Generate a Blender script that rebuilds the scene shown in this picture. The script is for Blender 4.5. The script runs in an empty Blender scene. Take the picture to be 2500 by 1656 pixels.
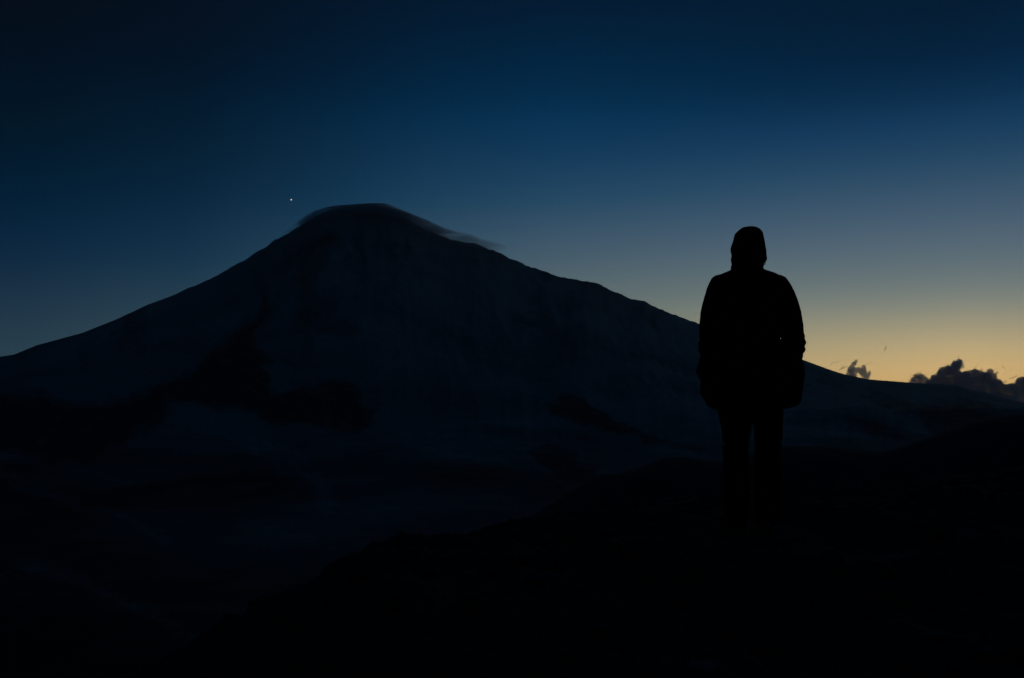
import bpy, bmesh, math, random
import numpy as np
from mathutils import Vector, Matrix

random.seed(7)
RNG = np.random.default_rng(11)
C = bpy.context.scene.collection
SC = bpy.context.scene

# ------------------------------------------------------------------ camera
F = 2431.0                                     # focal length in pixels of the 2500 px wide photograph (35 mm lens)
PITCH = math.atan((1000.0 - 828.0) / F)
cam_data = bpy.data.cameras.new('camera')
cam_data.sensor_width = 36.0
cam_data.lens = 36.0 * F / 2500.0
cam_data.clip_start = 0.1
cam_data.clip_end = 120000.0
cam = bpy.data.objects.new('camera', cam_data)
C.objects.link(cam)
cam.location = (0, 0, 0)
cam.rotation_euler = (math.pi / 2 + PITCH, 0, 0)
SC.camera = cam


def us(px, py):
    """slopes (x/y, z/y) of the sight line through a point of the photograph"""
    px = np.asarray(px, float); py = np.asarray(py, float)
    xr = (px - 1250.0) / F; yr = (828.0 - py) / F
    dy = math.cos(PITCH) - yr * math.sin(PITCH)
    return xr / dy, (math.sin(PITCH) + yr * math.cos(PITCH)) / dy


def pix(u, s):
    """the reverse: slopes to a point of the photograph"""
    c, n = math.cos(PITCH), math.sin(PITCH)
    d = c + s * n
    return 1250.0 + F * u / d, 828.0 - F * (s * c - n) / d


# ------------------------------------------------------------------ dusk sky
def lin(c):
    c = np.asarray(c, float) / 255.0
    return np.where(c <= 0.04045, c / 12.92, ((c + 0.055) / 1.055) ** 2.4)


ZEN = (4, 19, 37)
# colour of the clear dusk sky against elevation, for four bearings from the afterglow
sky_glow = [(2380, 0, (2, 28, 52)), (2380, 115, (1, 33, 62)), (2380, 201, (5, 43, 75)), (2380, 258, (14, 54, 89)),
            (2380, 344, (29, 68, 101)), (2380, 430, (50, 82, 109)), (2380, 516, (72, 97, 119)),
            (2380, 574, (86, 107, 124)), (2380, 631, (101, 119, 128)), (2380, 689, (120, 132, 132)),
            (2380, 746, (147, 150, 136)), (2380, 803, (181, 169, 136)), (2380, 850, (206, 183, 136)),
            (2380, 900, (225, 189, 127)), (2380, 960, (230, 184, 116)), (2380, 1010, (218, 166, 100))]
sky_mid = [(1373, 0, (2, 27, 52)), (1373, 84, (0, 32, 60)), (1373, 168, (0, 38, 70)), (1373, 252, (2, 46, 80)),
           (1373, 295, (6, 52, 87)), (1373, 358, (16, 58, 92)), (1373, 421, (26, 66, 98)), (1373, 484, (37, 75, 103)),
           (1373, 547, (55, 85, 109)), (1373, 589, (66, 92, 112)), (1373, 631, (75, 99, 115)),
           (1373, 700, (93, 112, 118)), (1373, 770, (112, 124, 118)), (1373, 850, (136, 136, 113)),
           (1373, 950, (160, 143, 102)), (1373, 1010, (155, 130, 90))]
sky_side = [(50, 0, (4, 12, 25)), (50, 110, (2, 14, 29)), (50, 219, (1, 19, 36)), (50, 329, (1, 24, 42)),
            (50, 439, (0, 29, 53)), (50, 521, (2, 35, 61)), (50, 603, (7, 41, 68)), (50, 658, (14, 46, 71)),
            (50, 713, (24, 53, 75)), (50, 768, (33, 59, 79)), (50, 823, (40, 65, 82)), (50, 900, (48, 72, 85)),
            (50, 1010, (55, 75, 84))]


def elev_col(rows):
    e, c = [], []
    for px, py, col in rows:
        u, s = us(px, py)
        e.append(math.degrees(math.atan2(float(s), math.sqrt(1 + float(u) ** 2))))
        c.append(col)
    e = np.array(e); c = np.array(c, float)
    o = np.argsort(e)
    return e[o], c[o]


ELEVS = np.concatenate([np.linspace(-1, 24, 24), [30, 42, 60, 90]])


def col_at(rows):
    e, c = elev_col(rows)
    e = np.concatenate([e, [60, 90]])
    c = np.vstack([c, [np.array(ZEN) * 0.6 + c[-1] * 0.4, ZEN]])
    return np.stack([np.interp(ELEVS, e, c[:, k]) for k in range(3)], 1)


back_e = np.array([-1.0, 4, 12, 25, 60, 90])
back_c = np.array([(10, 20, 34), (8, 18, 32), (4, 12, 25), (2, 10, 21), (1, 13, 28), ZEN], float)
T = {0.0: col_at(sky_glow), 21.9: col_at(sky_mid), 51.0: col_at(sky_side),
     125.0: np.stack([np.interp(ELEVS, back_e, back_c[:, k]) for k in range(3)], 1)}
T[180.0] = T[125.0]
KA = np.array(sorted(T)); KT = np.stack([T[k] for k in KA])


def hermite(a):
    """smooth interpolation of the four bearings"""
    k = int(np.clip(np.searchsorted(KA, a) - 1, 0, len(KA) - 2))
    h = KA[k + 1] - KA[k]; t = (a - KA[k]) / h

    def slope(j):
        if j == 0 or j >= len(KA) - 2:
            return np.zeros_like(KT[0])
        d0 = (KT[j] - KT[j - 1]) / (KA[j] - KA[j - 1]); d1 = (KT[j + 1] - KT[j]) / (KA[j + 1] - KA[j])
        return np.where(d0 * d1 > 0, 2 * d0 * d1 / (d0 + d1 + 1e-9 * np.sign(d0 + d1 + 1e-12)), 0)
    m0, m1 = slope(k) * h, slope(k + 1) * h
    return ((2 * t**3 - 3 * t**2 + 1) * KT[k] + (t**3 - 2 * t**2 + t) * m0
            + (-2 * t**3 + 3 * t**2) * KT[k + 1] + (t**3 - t**2) * m1)


GLOW_AZ = math.atan2(float(us(2376, 940)[0]), 1.0)      # bearing of the afterglow, from +Y towards +X
world = bpy.data.worlds.new('World')
SC.world = world
world.use_nodes = True
wt = world.node_tree
wt.nodes.clear()


def wn(kind, **kw):
    n = wt.nodes.new(kind)
    for k, v in kw.items():
        setattr(n, k, v)
    return n


def wmath(op, a, b=None, c=None):
    n = wn('ShaderNodeMath', operation=op)
    for i, v in enumerate((a, b, c)):
        if v is None:
            continue
        if isinstance(v, (int, float)):
            n.inputs[i].default_value = v
        else:
            wt.links.new(v, n.inputs[i])
    return n.outputs[0]


tc = wn('ShaderNodeTexCoord')
sep = wn('ShaderNodeSeparateXYZ')
nrm = wn('ShaderNodeVectorMath', operation='NORMALIZE')
wt.links.new(tc.outputs['Generated'], nrm.inputs[0])
wt.links.new(nrm.outputs[0], sep.inputs[0])
X, Y, Z = sep.outputs
elev = wmath('MULTIPLY', wmath('ARCSINE', wmath('MINIMUM', wmath('MAXIMUM', Z, -1.0), 1.0)), 180 / math.pi)
fac = wmath('DIVIDE', wmath('ADD', elev, 1.0), 91.0)
hor = wmath('SQRT', wmath('ADD', wmath('ADD', wmath('MULTIPLY', X, X), wmath('MULTIPLY', Y, Y)), 1e-9))
cosd = wmath('DIVIDE', wmath('ADD', wmath('MULTIPLY', X, math.sin(GLOW_AZ)), wmath('MULTIPLY', Y, math.cos(GLOW_AZ))), hor)
azd = wmath('MULTIPLY', wmath('ARCCOSINE', wmath('MINIMUM', wmath('MAXIMUM', cosd, -1.0), 1.0)), 180 / math.pi)
prev = None
BEAR = [0, 8, 15, 21.9, 29, 36, 43, 51, 62, 76, 94, 125]
for i, a in enumerate(BEAR):
    r = wn('ShaderNodeValToRGB')
    r.color_ramp.interpolation = 'LINEAR'
    cols = lin(np.clip(hermite(a), 0, 255))
    els = r.color_ramp.elements
    pos = (ELEVS + 1) / 91.0
    els[0].position = 0; els[1].position = 1
    for p in pos[1:-1]:
        els.new(float(p))
    for k in range(len(pos)):
        els[k].position = float(pos[k])
        els[k].color = (*[float(v) for v in cols[k]], 1)
    wt.links.new(fac, r.inputs[0])
    if prev is None:
        prev = r.outputs[0]
    else:
        mr = wn('ShaderNodeMapRange')
        mr.inputs[1].default_value = BEAR[i - 1]; mr.inputs[2].default_value = a
        wt.links.new(azd, mr.inputs[0])
        mx = wn('ShaderNodeMix', data_type='RGBA')
        wt.links.new(mr.outputs[0], mx.inputs['Factor'])
        wt.links.new(prev, mx.inputs['A'] if 'A' in mx.inputs and False else mx.inputs[6])
        wt.links.new(r.outputs[0], mx.inputs[7])
        prev = mx.outputs[2]
bg = wn('ShaderNodeBackground')
bg.inputs[1].default_value = 1.0
wo = wn('ShaderNodeOutputWorld')
wt.links.new(prev, bg.inputs[0])
wt.links.new(bg.outputs[0], wo.inputs[0])

SC.view_settings.view_transform = 'Standard'
SC.view_settings.look = 'None'
SC.view_settings.exposure = 0.0
SC.view_settings.gamma = 1.0
SC.cycles.max_bounces = 6
SC.cycles.volume_bounces = 6
SC.cycles.use_denoising = True
SC.render.dither_intensity = 1.0


# ------------------------------------------------------------------ helpers
def tag(o, label=None, cat=None, group=None, kind=None):
    for k, v in (('label', label), ('category', cat), ('group', group), ('kind', kind)):
        if v:
            o[k] = v
    return o


def link_mesh(name, me, mat=None, parent=None, smooth=True):
    o = bpy.data.objects.new(name, me)
    C.objects.link(o)
    if mat:
        me.materials.append(mat)
    if smooth:
        me.polygons.foreach_set('use_smooth', [True] * len(me.polygons))
    if parent:
        o.parent = parent
    return o


def grid_mesh(name, P, wrap=False):
    """P: rows x cols x 3"""
    R_, K_, _ = P.shape
    idx = np.arange(R_ * K_).reshape(R_, K_)
    if wrap:
        idx = np.concatenate([idx, idx[:, :1]], 1)
    q = np.stack([idx[:-1, :-1], idx[:-1, 1:], idx[1:, 1:], idx[1:, :-1]], -1).reshape(-1, 4)
    me = bpy.data.meshes.new(name)
    me.vertices.add(R_ * K_)
    me.vertices.foreach_set('co', P.reshape(-1).astype(np.float32))
    me.loops.add(q.size)
    me.loops.foreach_set('vertex_index', q.reshape(-1).astype(np.int32))
    me.polygons.add(len(q))
    me.polygons.foreach_set('loop_start', np.arange(0, q.size, 4).astype(np.int32))
    me.update(calc_edges=True)
    me.validate()
    return me


_perm = RNG.permutation(512)
_perm = np.concatenate([_perm, _perm])
_grad = RNG.normal(size=(512, 3)); _grad /= np.linalg.norm(_grad, axis=1)[:, None]


def pnoise(x, y, z=0.0):
    x, y, z = np.broadcast_arrays(np.asarray(x, float), np.asarray(y, float), np.asarray(z, float))
    xi, yi, zi = (np.floor(v).astype(int) for v in (x, y, z))
    xf, yf, zf = x - xi, y - yi, z - zi
    fx, fy, fz = (t * t * t * (t * (t * 6 - 15) + 10) for t in (xf, yf, zf))
    out = 0
    for a in (0, 1):
        for b in (0, 1):
            for c in (0, 1):
                h = _perm[(_perm[(_perm[(xi + a) & 511] + yi + b) & 511] + zi + c) & 511] & 511
                g = _grad[h]
                d = g[..., 0] * (xf - a) + g[..., 1] * (yf - b) + g[..., 2] * (zf - c)
                out = out + d * (fx if a else 1 - fx) * (fy if b else 1 - fy) * (fz if c else 1 - fz)
    return out * 1.6


def fbm(x, y, z=0.0, octaves=5, gain=0.5):
    s, a = 0, 1.0
    for k in range(octaves):
        s = s + a * pnoise(x * 2**k + 17.3 * k, y * 2**k - 9.1 * k, np.asarray(z) * 2**k + 3.7 * k)
        a *= gain
    return s


def smooth(e0, e1, x):
    t = np.clip((x - e0) / (e1 - e0), 0, 1)
    return t * t * (3 - 2 * t)


def poly_sd(px, py, poly):
    """signed distance (negative inside) to a polygon"""
    poly = np.asarray(poly, float)
    d = np.full(px.shape, 1e9); ins = np.zeros(px.shape, bool)
    n = len(poly)
    for i in range(n):
        a, b = poly[i], poly[(i + 1) % n]
        e = b - a
        wx, wy = px - a[0], py - a[1]
        t = np.clip((wx * e[0] + wy * e[1]) / (e @ e + 1e-9), 0, 1)
        d = np.minimum(d, np.hypot(wx - t * e[0], wy - t * e[1]))
        cnd = (a[1] > py) != (b[1] > py)
        xx = a[0] + (py - a[1]) / (b[1] - a[1] + 1e-12) * (b[0] - a[0])
        ins ^= cnd & (px < xx)
    return np.where(ins, -d, d)


def mat_new(name):
    m = bpy.data.materials.new(name)
    m.use_nodes = True
    nt = m.node_tree
    b = nt.nodes['Principled BSDF']
    return m, nt, b


def ramp_node(nt, src, stops):
    r = nt.nodes.new('ShaderNodeValToRGB')
    for k, (p, c) in enumerate(stops):
        e = r.color_ramp.elements[k] if k < 2 else r.color_ramp.elements.new(p)
        e.position = p; e.color = (*c, 1)
    nt.links.new(src, r.inputs[0])
    return r.outputs[0]


def noise_node(nt, scale, detail=6, rough=0.6, coord='Object', vec_scale=None):
    t = nt.nodes.new('ShaderNodeTexCoord')
    n = nt.nodes.new('ShaderNodeTexNoise')
    n.inputs['Scale'].default_value = scale
    n.inputs['Detail'].default_value = detail
    n.inputs['Roughness'].default_value = rough
    src = t.outputs[coord]
    if vec_scale:
        mp = nt.nodes.new('ShaderNodeMapping')
        mp.inputs['Scale'].default_value = vec_scale
        nt.links.new(src, mp.inputs[0]); src = mp.outputs[0]
    nt.links.new(src, n.inputs['Vector'])
    return n.outputs['Fac']


def mmix(nt, f, a, b):
    m = nt.nodes.new('ShaderNodeMix'); m.data_type = 'RGBA'
    for v, s in ((f, m.inputs[0]), (a, m.inputs[6]), (b, m.inputs[7])):
        if isinstance(v, (int, float)):
            s.default_value = v
        elif isinstance(v, tuple):
            s.default_value = (*v, 1)
        else:
            nt.links.new(v, s)
    return m.outputs[2]


def bump(nt, b, h, strength, dist):
    n = nt.nodes.new('ShaderNodeBump')
    n.inputs['Strength'].default_value = strength
    n.inputs['Distance'].default_value = dist
    nt.links.new(h, n.inputs['Height'])
    nt.links.new(n.outputs[0], b.inputs['Normal'])


# ------------------------------------------------------------------ materials
HAZE = 2.0e-5
SNOW = (0.46, 0.50, 0.45)      # old wind-packed, ash-dusted snow
ROCK = (0.022, 0.021, 0.021)

m_mount, nt, b = mat_new('snow_and_lava_rock')
at = nt.nodes.new('ShaderNodeAttribute'); at.attribute_name = 'rock'
n1 = noise_node(nt, 0.02, 8, 0.65)
n2 = noise_node(nt, 0.0016, 6, 0.6)
add = nt.nodes.new('ShaderNodeMath'); add.operation = 'MULTIPLY_ADD'
nt.links.new(n1, add.inputs[0]); add.inputs[1].default_value = 0.4; add.inputs[2].default_value = -0.20
sm = nt.nodes.new('ShaderNodeMath'); sm.operation = 'ADD'
nt.links.new(at.outputs['Fac'], sm.inputs[0]); nt.links.new(add.outputs[0], sm.inputs[1])
cover = ramp_node(nt, sm.outputs[0], [(0.12, (0, 0, 0)), (0.80, (1, 1, 1))])
snow = ramp_node(nt, n2, [(0.34, tuple(v * 0.66 for v in SNOW)), (0.66, tuple(v * 1.16 for v in SNOW))])
rockc = ramp_node(nt, n1, [(0.3, tuple(v * 0.7 for v in ROCK)), (0.7, tuple(v * 1.5 for v in ROCK))])
nt.links.new(mmix(nt, cover, snow, rockc), b.inputs['Base Color'])
b.inputs['Roughness'].default_value = 0.85
b.inputs['Specular IOR Level'].default_value = 0.1
bump(nt, b, n1, 0.5, 12.0)

m_hill, nt, b = mat_new('dark_scree')
n1 = noise_node(nt, 0.12, 8, 0.65)
nt.links.new(ramp_node(nt, n1, [(0.3, (0.045, 0.042, 0.042)), (0.62, (0.072, 0.068, 0.068)), (0.8, (0.12, 0.12, 0.125))]), b.inputs['Base Color'])
b.inputs['Roughness'].default_value = 0.95
b.inputs['Specular IOR Level'].default_value = 0.1
bump(nt, b, n1, 0.6, 1.0)

m_ground, nt, b = mat_new('volcanic_ground')
at = nt.nodes.new('ShaderNodeAttribute'); at.attribute_name = 'frost'
n1 = noise_node(nt, 9.0, 9, 0.7)
n2 = noise_node(nt, 1.3, 6, 0.6)
base = ramp_node(nt, n1, [(0.3, (0.026, 0.024, 0.023)), (0.7, (0.066, 0.062, 0.058))])
pat = nt.nodes.new('ShaderNodeMath'); pat.operation = 'MULTIPLY_ADD'
nt.links.new(n1, pat.inputs[0]); pat.inputs[1].default_value = 0.9; pat.inputs[2].default_value = -0.45
s2 = nt.nodes.new('ShaderNodeMath'); s2.operation = 'ADD'
nt.links.new(at.outputs['Fac'], s2.inputs[0]); nt.links.new(pat.outputs[0], s2.inputs[1])
fr = ramp_node(nt, s2.outputs[0], [(0.35, (0, 0, 0)), (0.75, (1, 1, 1))])
nt.links.new(mmix(nt, fr, base, (0.17, 0.19, 0.21)), b.inputs['Base Color'])
b.inputs['Roughness'].default_value = 0.95
b.inputs['Specular IOR Level'].default_value = 0.08
bump(nt, b, n1, 0.8, 0.03)

m_stone, nt, b = mat_new('lava_stone')
n1 = noise_node(nt, 14.0, 8, 0.65)
nt.links.new(ramp_node(nt, n1, [(0.3, (0.016, 0.015, 0.015)), (0.75, (0.055, 0.052, 0.05))]), b.inputs['Base Color'])
b.inputs['Roughness'].default_value = 0.9
b.inputs['Specular IOR Level'].default_value = 0.1
bump(nt, b, n1, 0.7, 0.02)


def cloth(name, col, scale, rough=0.9):
    m, nt, b = mat_new(name)
    w = noise_node(nt, scale, 3, 0.5)
    f = noise_node(nt, 6.0, 4, 0.5)
    nt.links.new(ramp_node(nt, f, [(0.3, tuple(v * 0.8 for v in col)), (0.7, tuple(v * 1.2 for v in col))]), b.inputs['Base Color'])
    b.inputs['Roughness'].default_value = rough
    b.inputs['Specular IOR Level'].default_value = 0.08
    bump(nt, b, w, 0.25, 0.003)
    return m


m_jacket = cloth('black_shell_fabric', (0.004, 0.004, 0.005), 900)
m_trouser = cloth('black_trouser_fabric', (0.005, 0.005, 0.006), 700)
m_boot = cloth('black_boot_leather', (0.006, 0.0055, 0.005), 300, 0.8)
m_cord = cloth('dark_elastic_cord', (0.03, 0.035, 0.04), 1500, 0.7)
m_skin, nt, b = mat_new('skin')
nt.links.new(ramp_node(nt, noise_node(nt, 60, 4), [(0.3, (0.30, 0.17, 0.12)), (0.7, (0.38, 0.22, 0.16))]), b.inputs['Base Color'])
b.inputs['Roughness'].default_value = 0.6
m_metal, nt, b = mat_new('bright_zip_metal')
nt.links.new(ramp_node(nt, noise_node(nt, 400, 2), [(0.3, (0.7, 0.7, 0.7)), (0.7, (0.85, 0.85, 0.85))]), b.inputs['Base Color'])
b.inputs['Roughness'].default_value = 0.35
b.inputs['Metallic'].default_value = 0.6
m_heel_glint, nt, b = mat_new('pale_heel_glint')  # pale colour painted in for the glints on the boots
nt.links.new(ramp_node(nt, noise_node(nt, 500, 2), [(0.3, (0.55, 0.55, 0.56)), (0.7, (0.7, 0.7, 0.7))]), b.inputs['Base Color'])
b.inputs['Roughness'].default_value = 0.4

# ------------------------------------------------------------------ the volcano and the slopes below it: one terrain sheet
sil = np.array([(-2600, 1015), (-1400, 1000), (-700, 950), (-250, 905), (0, 871), (34, 866), (90, 843), (201, 813), (285, 779.5), (364, 742.5), (412, 725.6),
                (454, 705.5), (475, 699), (528, 674), (560, 655), (600, 633.7), (622, 619), (653, 601), (671, 586), (698, 575),
                (735, 549), (770, 529), (805, 514), (845, 506), (890, 503), (930, 505), (955, 514), (984, 532), (1014, 547), (1043, 562),
                (1073, 574), (1103, 585), (1138, 594), (1159, 593), (1171, 597), (1191, 607), (1203, 611), (1221, 619), (1250, 634),
                (1277, 645), (1294, 652.7), (1357, 673), (1415, 686.5), (1431, 686.2), (1442, 688.6), (1463, 695), (1500, 713), (1525, 723), (1547, 733),
                (1572, 736), (1584, 742.5), (1611, 756), (1658, 773), (1707, 791), (1963, 879.7), (2015, 899), (2063, 914.5), (2124, 926.7),
                (2173, 930.5), (2221, 934), (2257, 937), (2298, 938), (2346, 943), (2380, 953.5), (2423, 964), (2448, 972.6), (2500, 983),
                (2650, 992), (2900, 996), (3600, 1000), (5200, 1010)], float)
su, ss = us(sil[:, 0], sil[:, 1])
NU = 860
uu = np.concatenate([np.linspace(-1.35, -0.56, 50, endpoint=False), np.linspace(-0.56, 0.56, NU), np.linspace(0.56, 1.35, 51)[1:]])
s_top = np.maximum(np.interp(uu, su, ss), 0.003)
YC = 6000.0
low_s = np.array([-0.75, -0.60, -0.45, -0.30, -0.20, -0.13, -0.10, -0.07, -0.04, -0.02, 0.0])
low_y = np.array([60., 150, 240, 420, 640, 980, 1230, 1650, 2300, 2800, 3300])
n_low, n_up, n_back = 190, 190, 40
tl = np.linspace(0, 1, n_low, endpoint=False)
s_low = np.interp(tl, np.linspace(0, 1, 6), [-0.75, -0.30, -0.17, -0.10, -0.045, 0.0])
rows_y, rows_s = [], []
for s in s_low:
    rows_s.append(np.full_like(uu, s)); rows_y.append(np.full_like(uu, np.interp(s, low_s, low_y)))
for t in np.linspace(0, 1, n_up):
    rows_s.append(s_top * t); rows_y.append(3300 + 2700 * np.full_like(uu, t) ** 0.85)
for t in np.linspace(0, 1, n_back + 1)[1:]:
    yy = YC + 4500 * t
    z = s_top * YC * (1 - t) ** 1.6 - 250 * t
    rows_y.append(np.full_like(uu, yy)); rows_s.append(z / yy)
Yg = np.array(rows_y); Sg = np.array(rows_s); Ug = np.broadcast_to(uu, Yg.shape)
Xg = Ug * Yg; Zg = Sg * Yg
PXg, PYg = pix(Ug, Sg)


def P6(pts):
    return [(400 + x * .4225, 740 + y * .4225) for x, y in pts]


def P5(pts):
    return [(x * .5587, 780 + y * .5587) for x, y in pts]


def P7(pts):
    return [(1100 + x * .3189, 740 + y * .3189) for x, y in pts]


def P4(pts):
    return [(1900 + x * .2551, 780 + y * .2551) for x, y in pts]


# outcrops of bare rock in the snow: outline, softness, strength
outcrops = [
    ([(840, 578), (800, 580), (770, 590), (735, 612), (700, 640), (672, 655), (690, 655), (740, 630), (780, 622), (740, 660), (712, 690), (728, 688), (770, 655), (800, 618), (850, 592)], 11, 0.88),
    (P6([(575, -110), (545, 0), (500, 120), (420, 190), (280, 280), (180, 330), (100, 400), (-80, 460), (-80, 590), (250, 610), (500, 650), (700, 720), (900, 740), (1100, 755), (1225, 690), (1210, 600), (1150, 500), (1050, 440), (950, 425), (850, 480), (640, 500), (600, 400), (610, 330), (520, 260), (560, 180), (610, 60), (630, -60)]), 10, 0.95),
    (P6([(600, 310), (740, 312), (880, 350), (960, 380), (860, 372), (700, 345)]), 7, 0.7),
    (P5([(-200, 270), (0, 290), (240, 345), (450, 370), (640, 300), (760, 250), (780, 390), (700, 460), (560, 560), (420, 640), (200, 640), (0, 600), (-300, 560)]), 16, 1.0),
    (P7([(740, 780), (820, 740), (880, 710), (1050, 750), (1150, 810), (1250, 870), (1400, 950), (1600, 1040), (1800, 1090), (2090, 1130), (2300, 1150), (2300, 1168), (2090, 1155), (1900, 1150), (1650, 1100), (1400, 1040), (1230, 1000), (1000, 930), (850, 890), (750, 850)]), 7, 1.0),
    (P7([(640, 1065), (720, 1050), (850, 1080), (960, 1130), (1010, 1150), (980, 1220), (1080, 1260), (1170, 1310), (1320, 1310), (1500, 1330), (1500, 1420), (1170, 1420), (1000, 1400), (800, 1390), (720, 1300), (660, 1200), (600, 1155), (560, 1135), (320, 1125), (330, 1100), (560, 1098)]), 7, 0.95),
    (P6([(1230, 755), (1450, 778), (1640, 840), (1900, 900), (1640, 870), (1440, 800)]), 6, 0.7),
    (P4([(248, 590), (420, 590), (640, 640), (720, 700), (500, 660), (300, 630)]), 8, 0.8),
    (P4([(700, 690), (960, 675), (1120, 690), (1350, 760), (1560, 740), (1750, 700), (1900, 760), (2352, 860), (2900, 900), (2900, 1300), (2352, 1300), (1500, 1150), (1250, 950), (1000, 850), (800, 800)]), 14, 0.88),
    (P4([(600, 970), (900, 960), (1200, 1000), (1400, 1100), (1200, 1200), (900, 1150), (700, 1080)]), 10, 0.88),
    (P7([(480, 60), (640, 95), (760, 180), (960, 190), (1040, 230), (860, 230), (700, 210), (560, 140)]), 9, 0.6),
    (P7([(1370, 385), (1500, 410), (1600, 460), (1500, 465)]), 8, 0.7),
    (P7([(520, 520), (700, 560), (900, 560), (920, 620), (760, 610), (600, 570)]), 10, 0.62),
    (P6([(830, 100), (1000, 90), (1130, 170), (1100, 210), (950, 180), (820, 140)]), 12, 0.6),
    ([(270, 812), (330, 780), (355, 765), (340, 785), (290, 818)], 8, 0.75),
    (P5([(-200, 1000), (0, 1040), (80, 1060), (160, 1095), (330, 1110), (400, 1165), (420, 1200), (520, 1260), (600, 1310), (700, 1370), (860, 1430), (760, 1500), (600, 1480), (400, 1480), (200, 1568), (-200, 1600)]), 9, 0.85),
    (P5([(900, 760), (1250, 700), (1700, 820), (1900, 1000), (1500, 1100), (1200, 1150), (700, 1100), (500, 1010), (800, 900)]), 30, 0.45),
    (P5([(300, 640), (560, 700), (760, 760), (900, 860), (640, 830), (420, 760)]), 14, 0.7),
]
wob = fbm(PXg / 70, PYg / 40, 0.3, 5, 0.6)
wob2 = fbm(PXg / 70, PYg / 40, 7.3, 5, 0.6)
wob3 = fbm((PXg + 1.6 * PYg) / 60, (PYg - 0.45 * PXg) / 16, 4.1, 6, 0.62)      # streaks that follow the slope
rock = np.zeros_like(PXg)
for poly, soft, k in outcrops:
    d = poly_sd(PXg + wob * 16, PYg + wob2 * 10, poly)
    rock = np.maximum(rock, np.clip(k * (1 - smooth(-2.4 * soft, 2.4 * soft, d)) * (0.86 + 0.22 * wob3), 0, 1))
# rock share rises downhill, so the lower slopes get darker
alt = smooth(60, -170, Zg)
rock = np.maximum(rock, 0.30 * smooth(700, 60, Zg))
patchy = fbm(Xg / 420 + 3, Yg / 600, 0.8, 6, 0.58)
rock = np.maximum(rock, np.clip(alt * 0.80 + patchy * 0.24 * (0.25 + alt) - 0.05, 0, 0.85))
# wind-blown ash and thin rock ribs in streaks down the cone
rib = fbm(Ug * 26 + 1.2 * wob * 0.1 + 3.1 * (Sg - 0.1) * np.sign(Ug + 0.15), Sg * 14, 6.6, 6, 0.6)
rock = np.maximum(rock, np.clip(0.10 + 0.42 * rib, 0, 0.5) * smooth(0.0, 0.05, Sg))
# long snow drifts left in the hollows of the lower slopes
for line, wd, k in [([(425, 1000), (560, 1035), (680, 1090), (760, 1160), (800, 1230)], 22, 0.6), ([(0, 1165), (130, 1210), (300, 1262), (420, 1330)], 16, 0.5),
                    ([(1000, 1085), (1150, 1120), (1330, 1160), (1470, 1230)], 12, 0.55), ([(60, 1385), (190, 1420), (330, 1480), (480, 1570)], 14, 0.6),
                    ([(440, 1030), (600, 1080), (700, 1150)], 9, 0.4), ([(900, 1050), (1180, 1066), (1400, 1110)], 10, 0.5), ([(250, 1470), (420, 1485), (620, 1500)], 12, 0.45),
                    ([(0, 1120), (200, 1150), (360, 1200)], 8, 0.35), ([(650, 1290), (800, 1330), (900, 1330)], 12, 0.3)]:
    dd = np.full(PXg.shape, 1e9)
    qx, qy = PXg + wob * 14, PYg + wob2 * 9
    for (ax_, ay_), (bx_, by_) in zip(line[:-1], line[1:]):
        ex, ey = bx_ - ax_, by_ - ay_
        t_ = np.clip(((qx - ax_) * ex + (qy - ay_) * ey) / (ex * ex + ey * ey), 0, 1)
        dd = np.minimum(dd, np.hypot(qx - ax_ - t_ * ex, qy - ay_ - t_ * ey))
    rock = np.clip(rock - 0.40 * k * np.exp(-(dd / wd) ** 2) * np.clip(0.75 + 0.8 * wob3, 0, 1.4), 0, 1)
# relief: gullies that run down the cone, rough outcrops, undulating lower slopes
tz = np.clip(Zg / (s_top * YC + 1e-6), 0, 1)
front = (Yg <= YC + 1)
edge = np.where(front, 1 - smooth(0.80, 1.0, tz), 1.0)
lowfade = smooth(60, 420, Yg) * np.where(Yg > 3300, np.clip(s_top / 0.10, 0.08, 1.0), 1.0)
gul = fbm(Ug * 16 + 0.5 * tz, tz * 1.6, 2.0, 5, 0.55)
rel = Yg * 0.0052 * gul * edge * lowfade * smooth(1500, 4000, Yg)
rel += Yg * 0.0030 * fbm(Xg / 300, Yg / 520, 5.0, 6, 0.52) * edge * lowfade
rel += Yg * 0.0014 * rock * (0.5 + fbm(Xg / 60, Yg / 110, 1.0, 5, 0.6)) * edge * lowfade
rel += (pnoise(Ug * 300, 0.5, 3.3) * 0.7 + pnoise(Ug * 90, 0.2, 1.3)) * 6.5 * smooth(0.85, 1.0, tz) * front * smooth(-0.45, -0.2, Ug) * (1 - 0.8 * smooth(0.2, 0.3, Ug))
Zt = Zg + rel
me = grid_mesh('mountain', np.stack([Xg, Yg, Zt], -1))
a = me.attributes.new('rock', 'FLOAT', 'POINT')
a.data.foreach_set('value', rock.reshape(-1).astype(np.float32))
mount = link_mesh('mountain', me, m_mount)
tag(mount, 'snow covered volcano with bare lava outcrops and dark lower slopes', kind='structure')

# far plain round the volcano
pl = np.array([[(-15000, -6000, -420), (15000, -6000, -420)], [(-15000, 11000, -420), (15000, 11000, -420)]], float)
plain = link_mesh('plain', grid_mesh('plain', pl), m_hill)
tag(plain, kind='structure')

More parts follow.
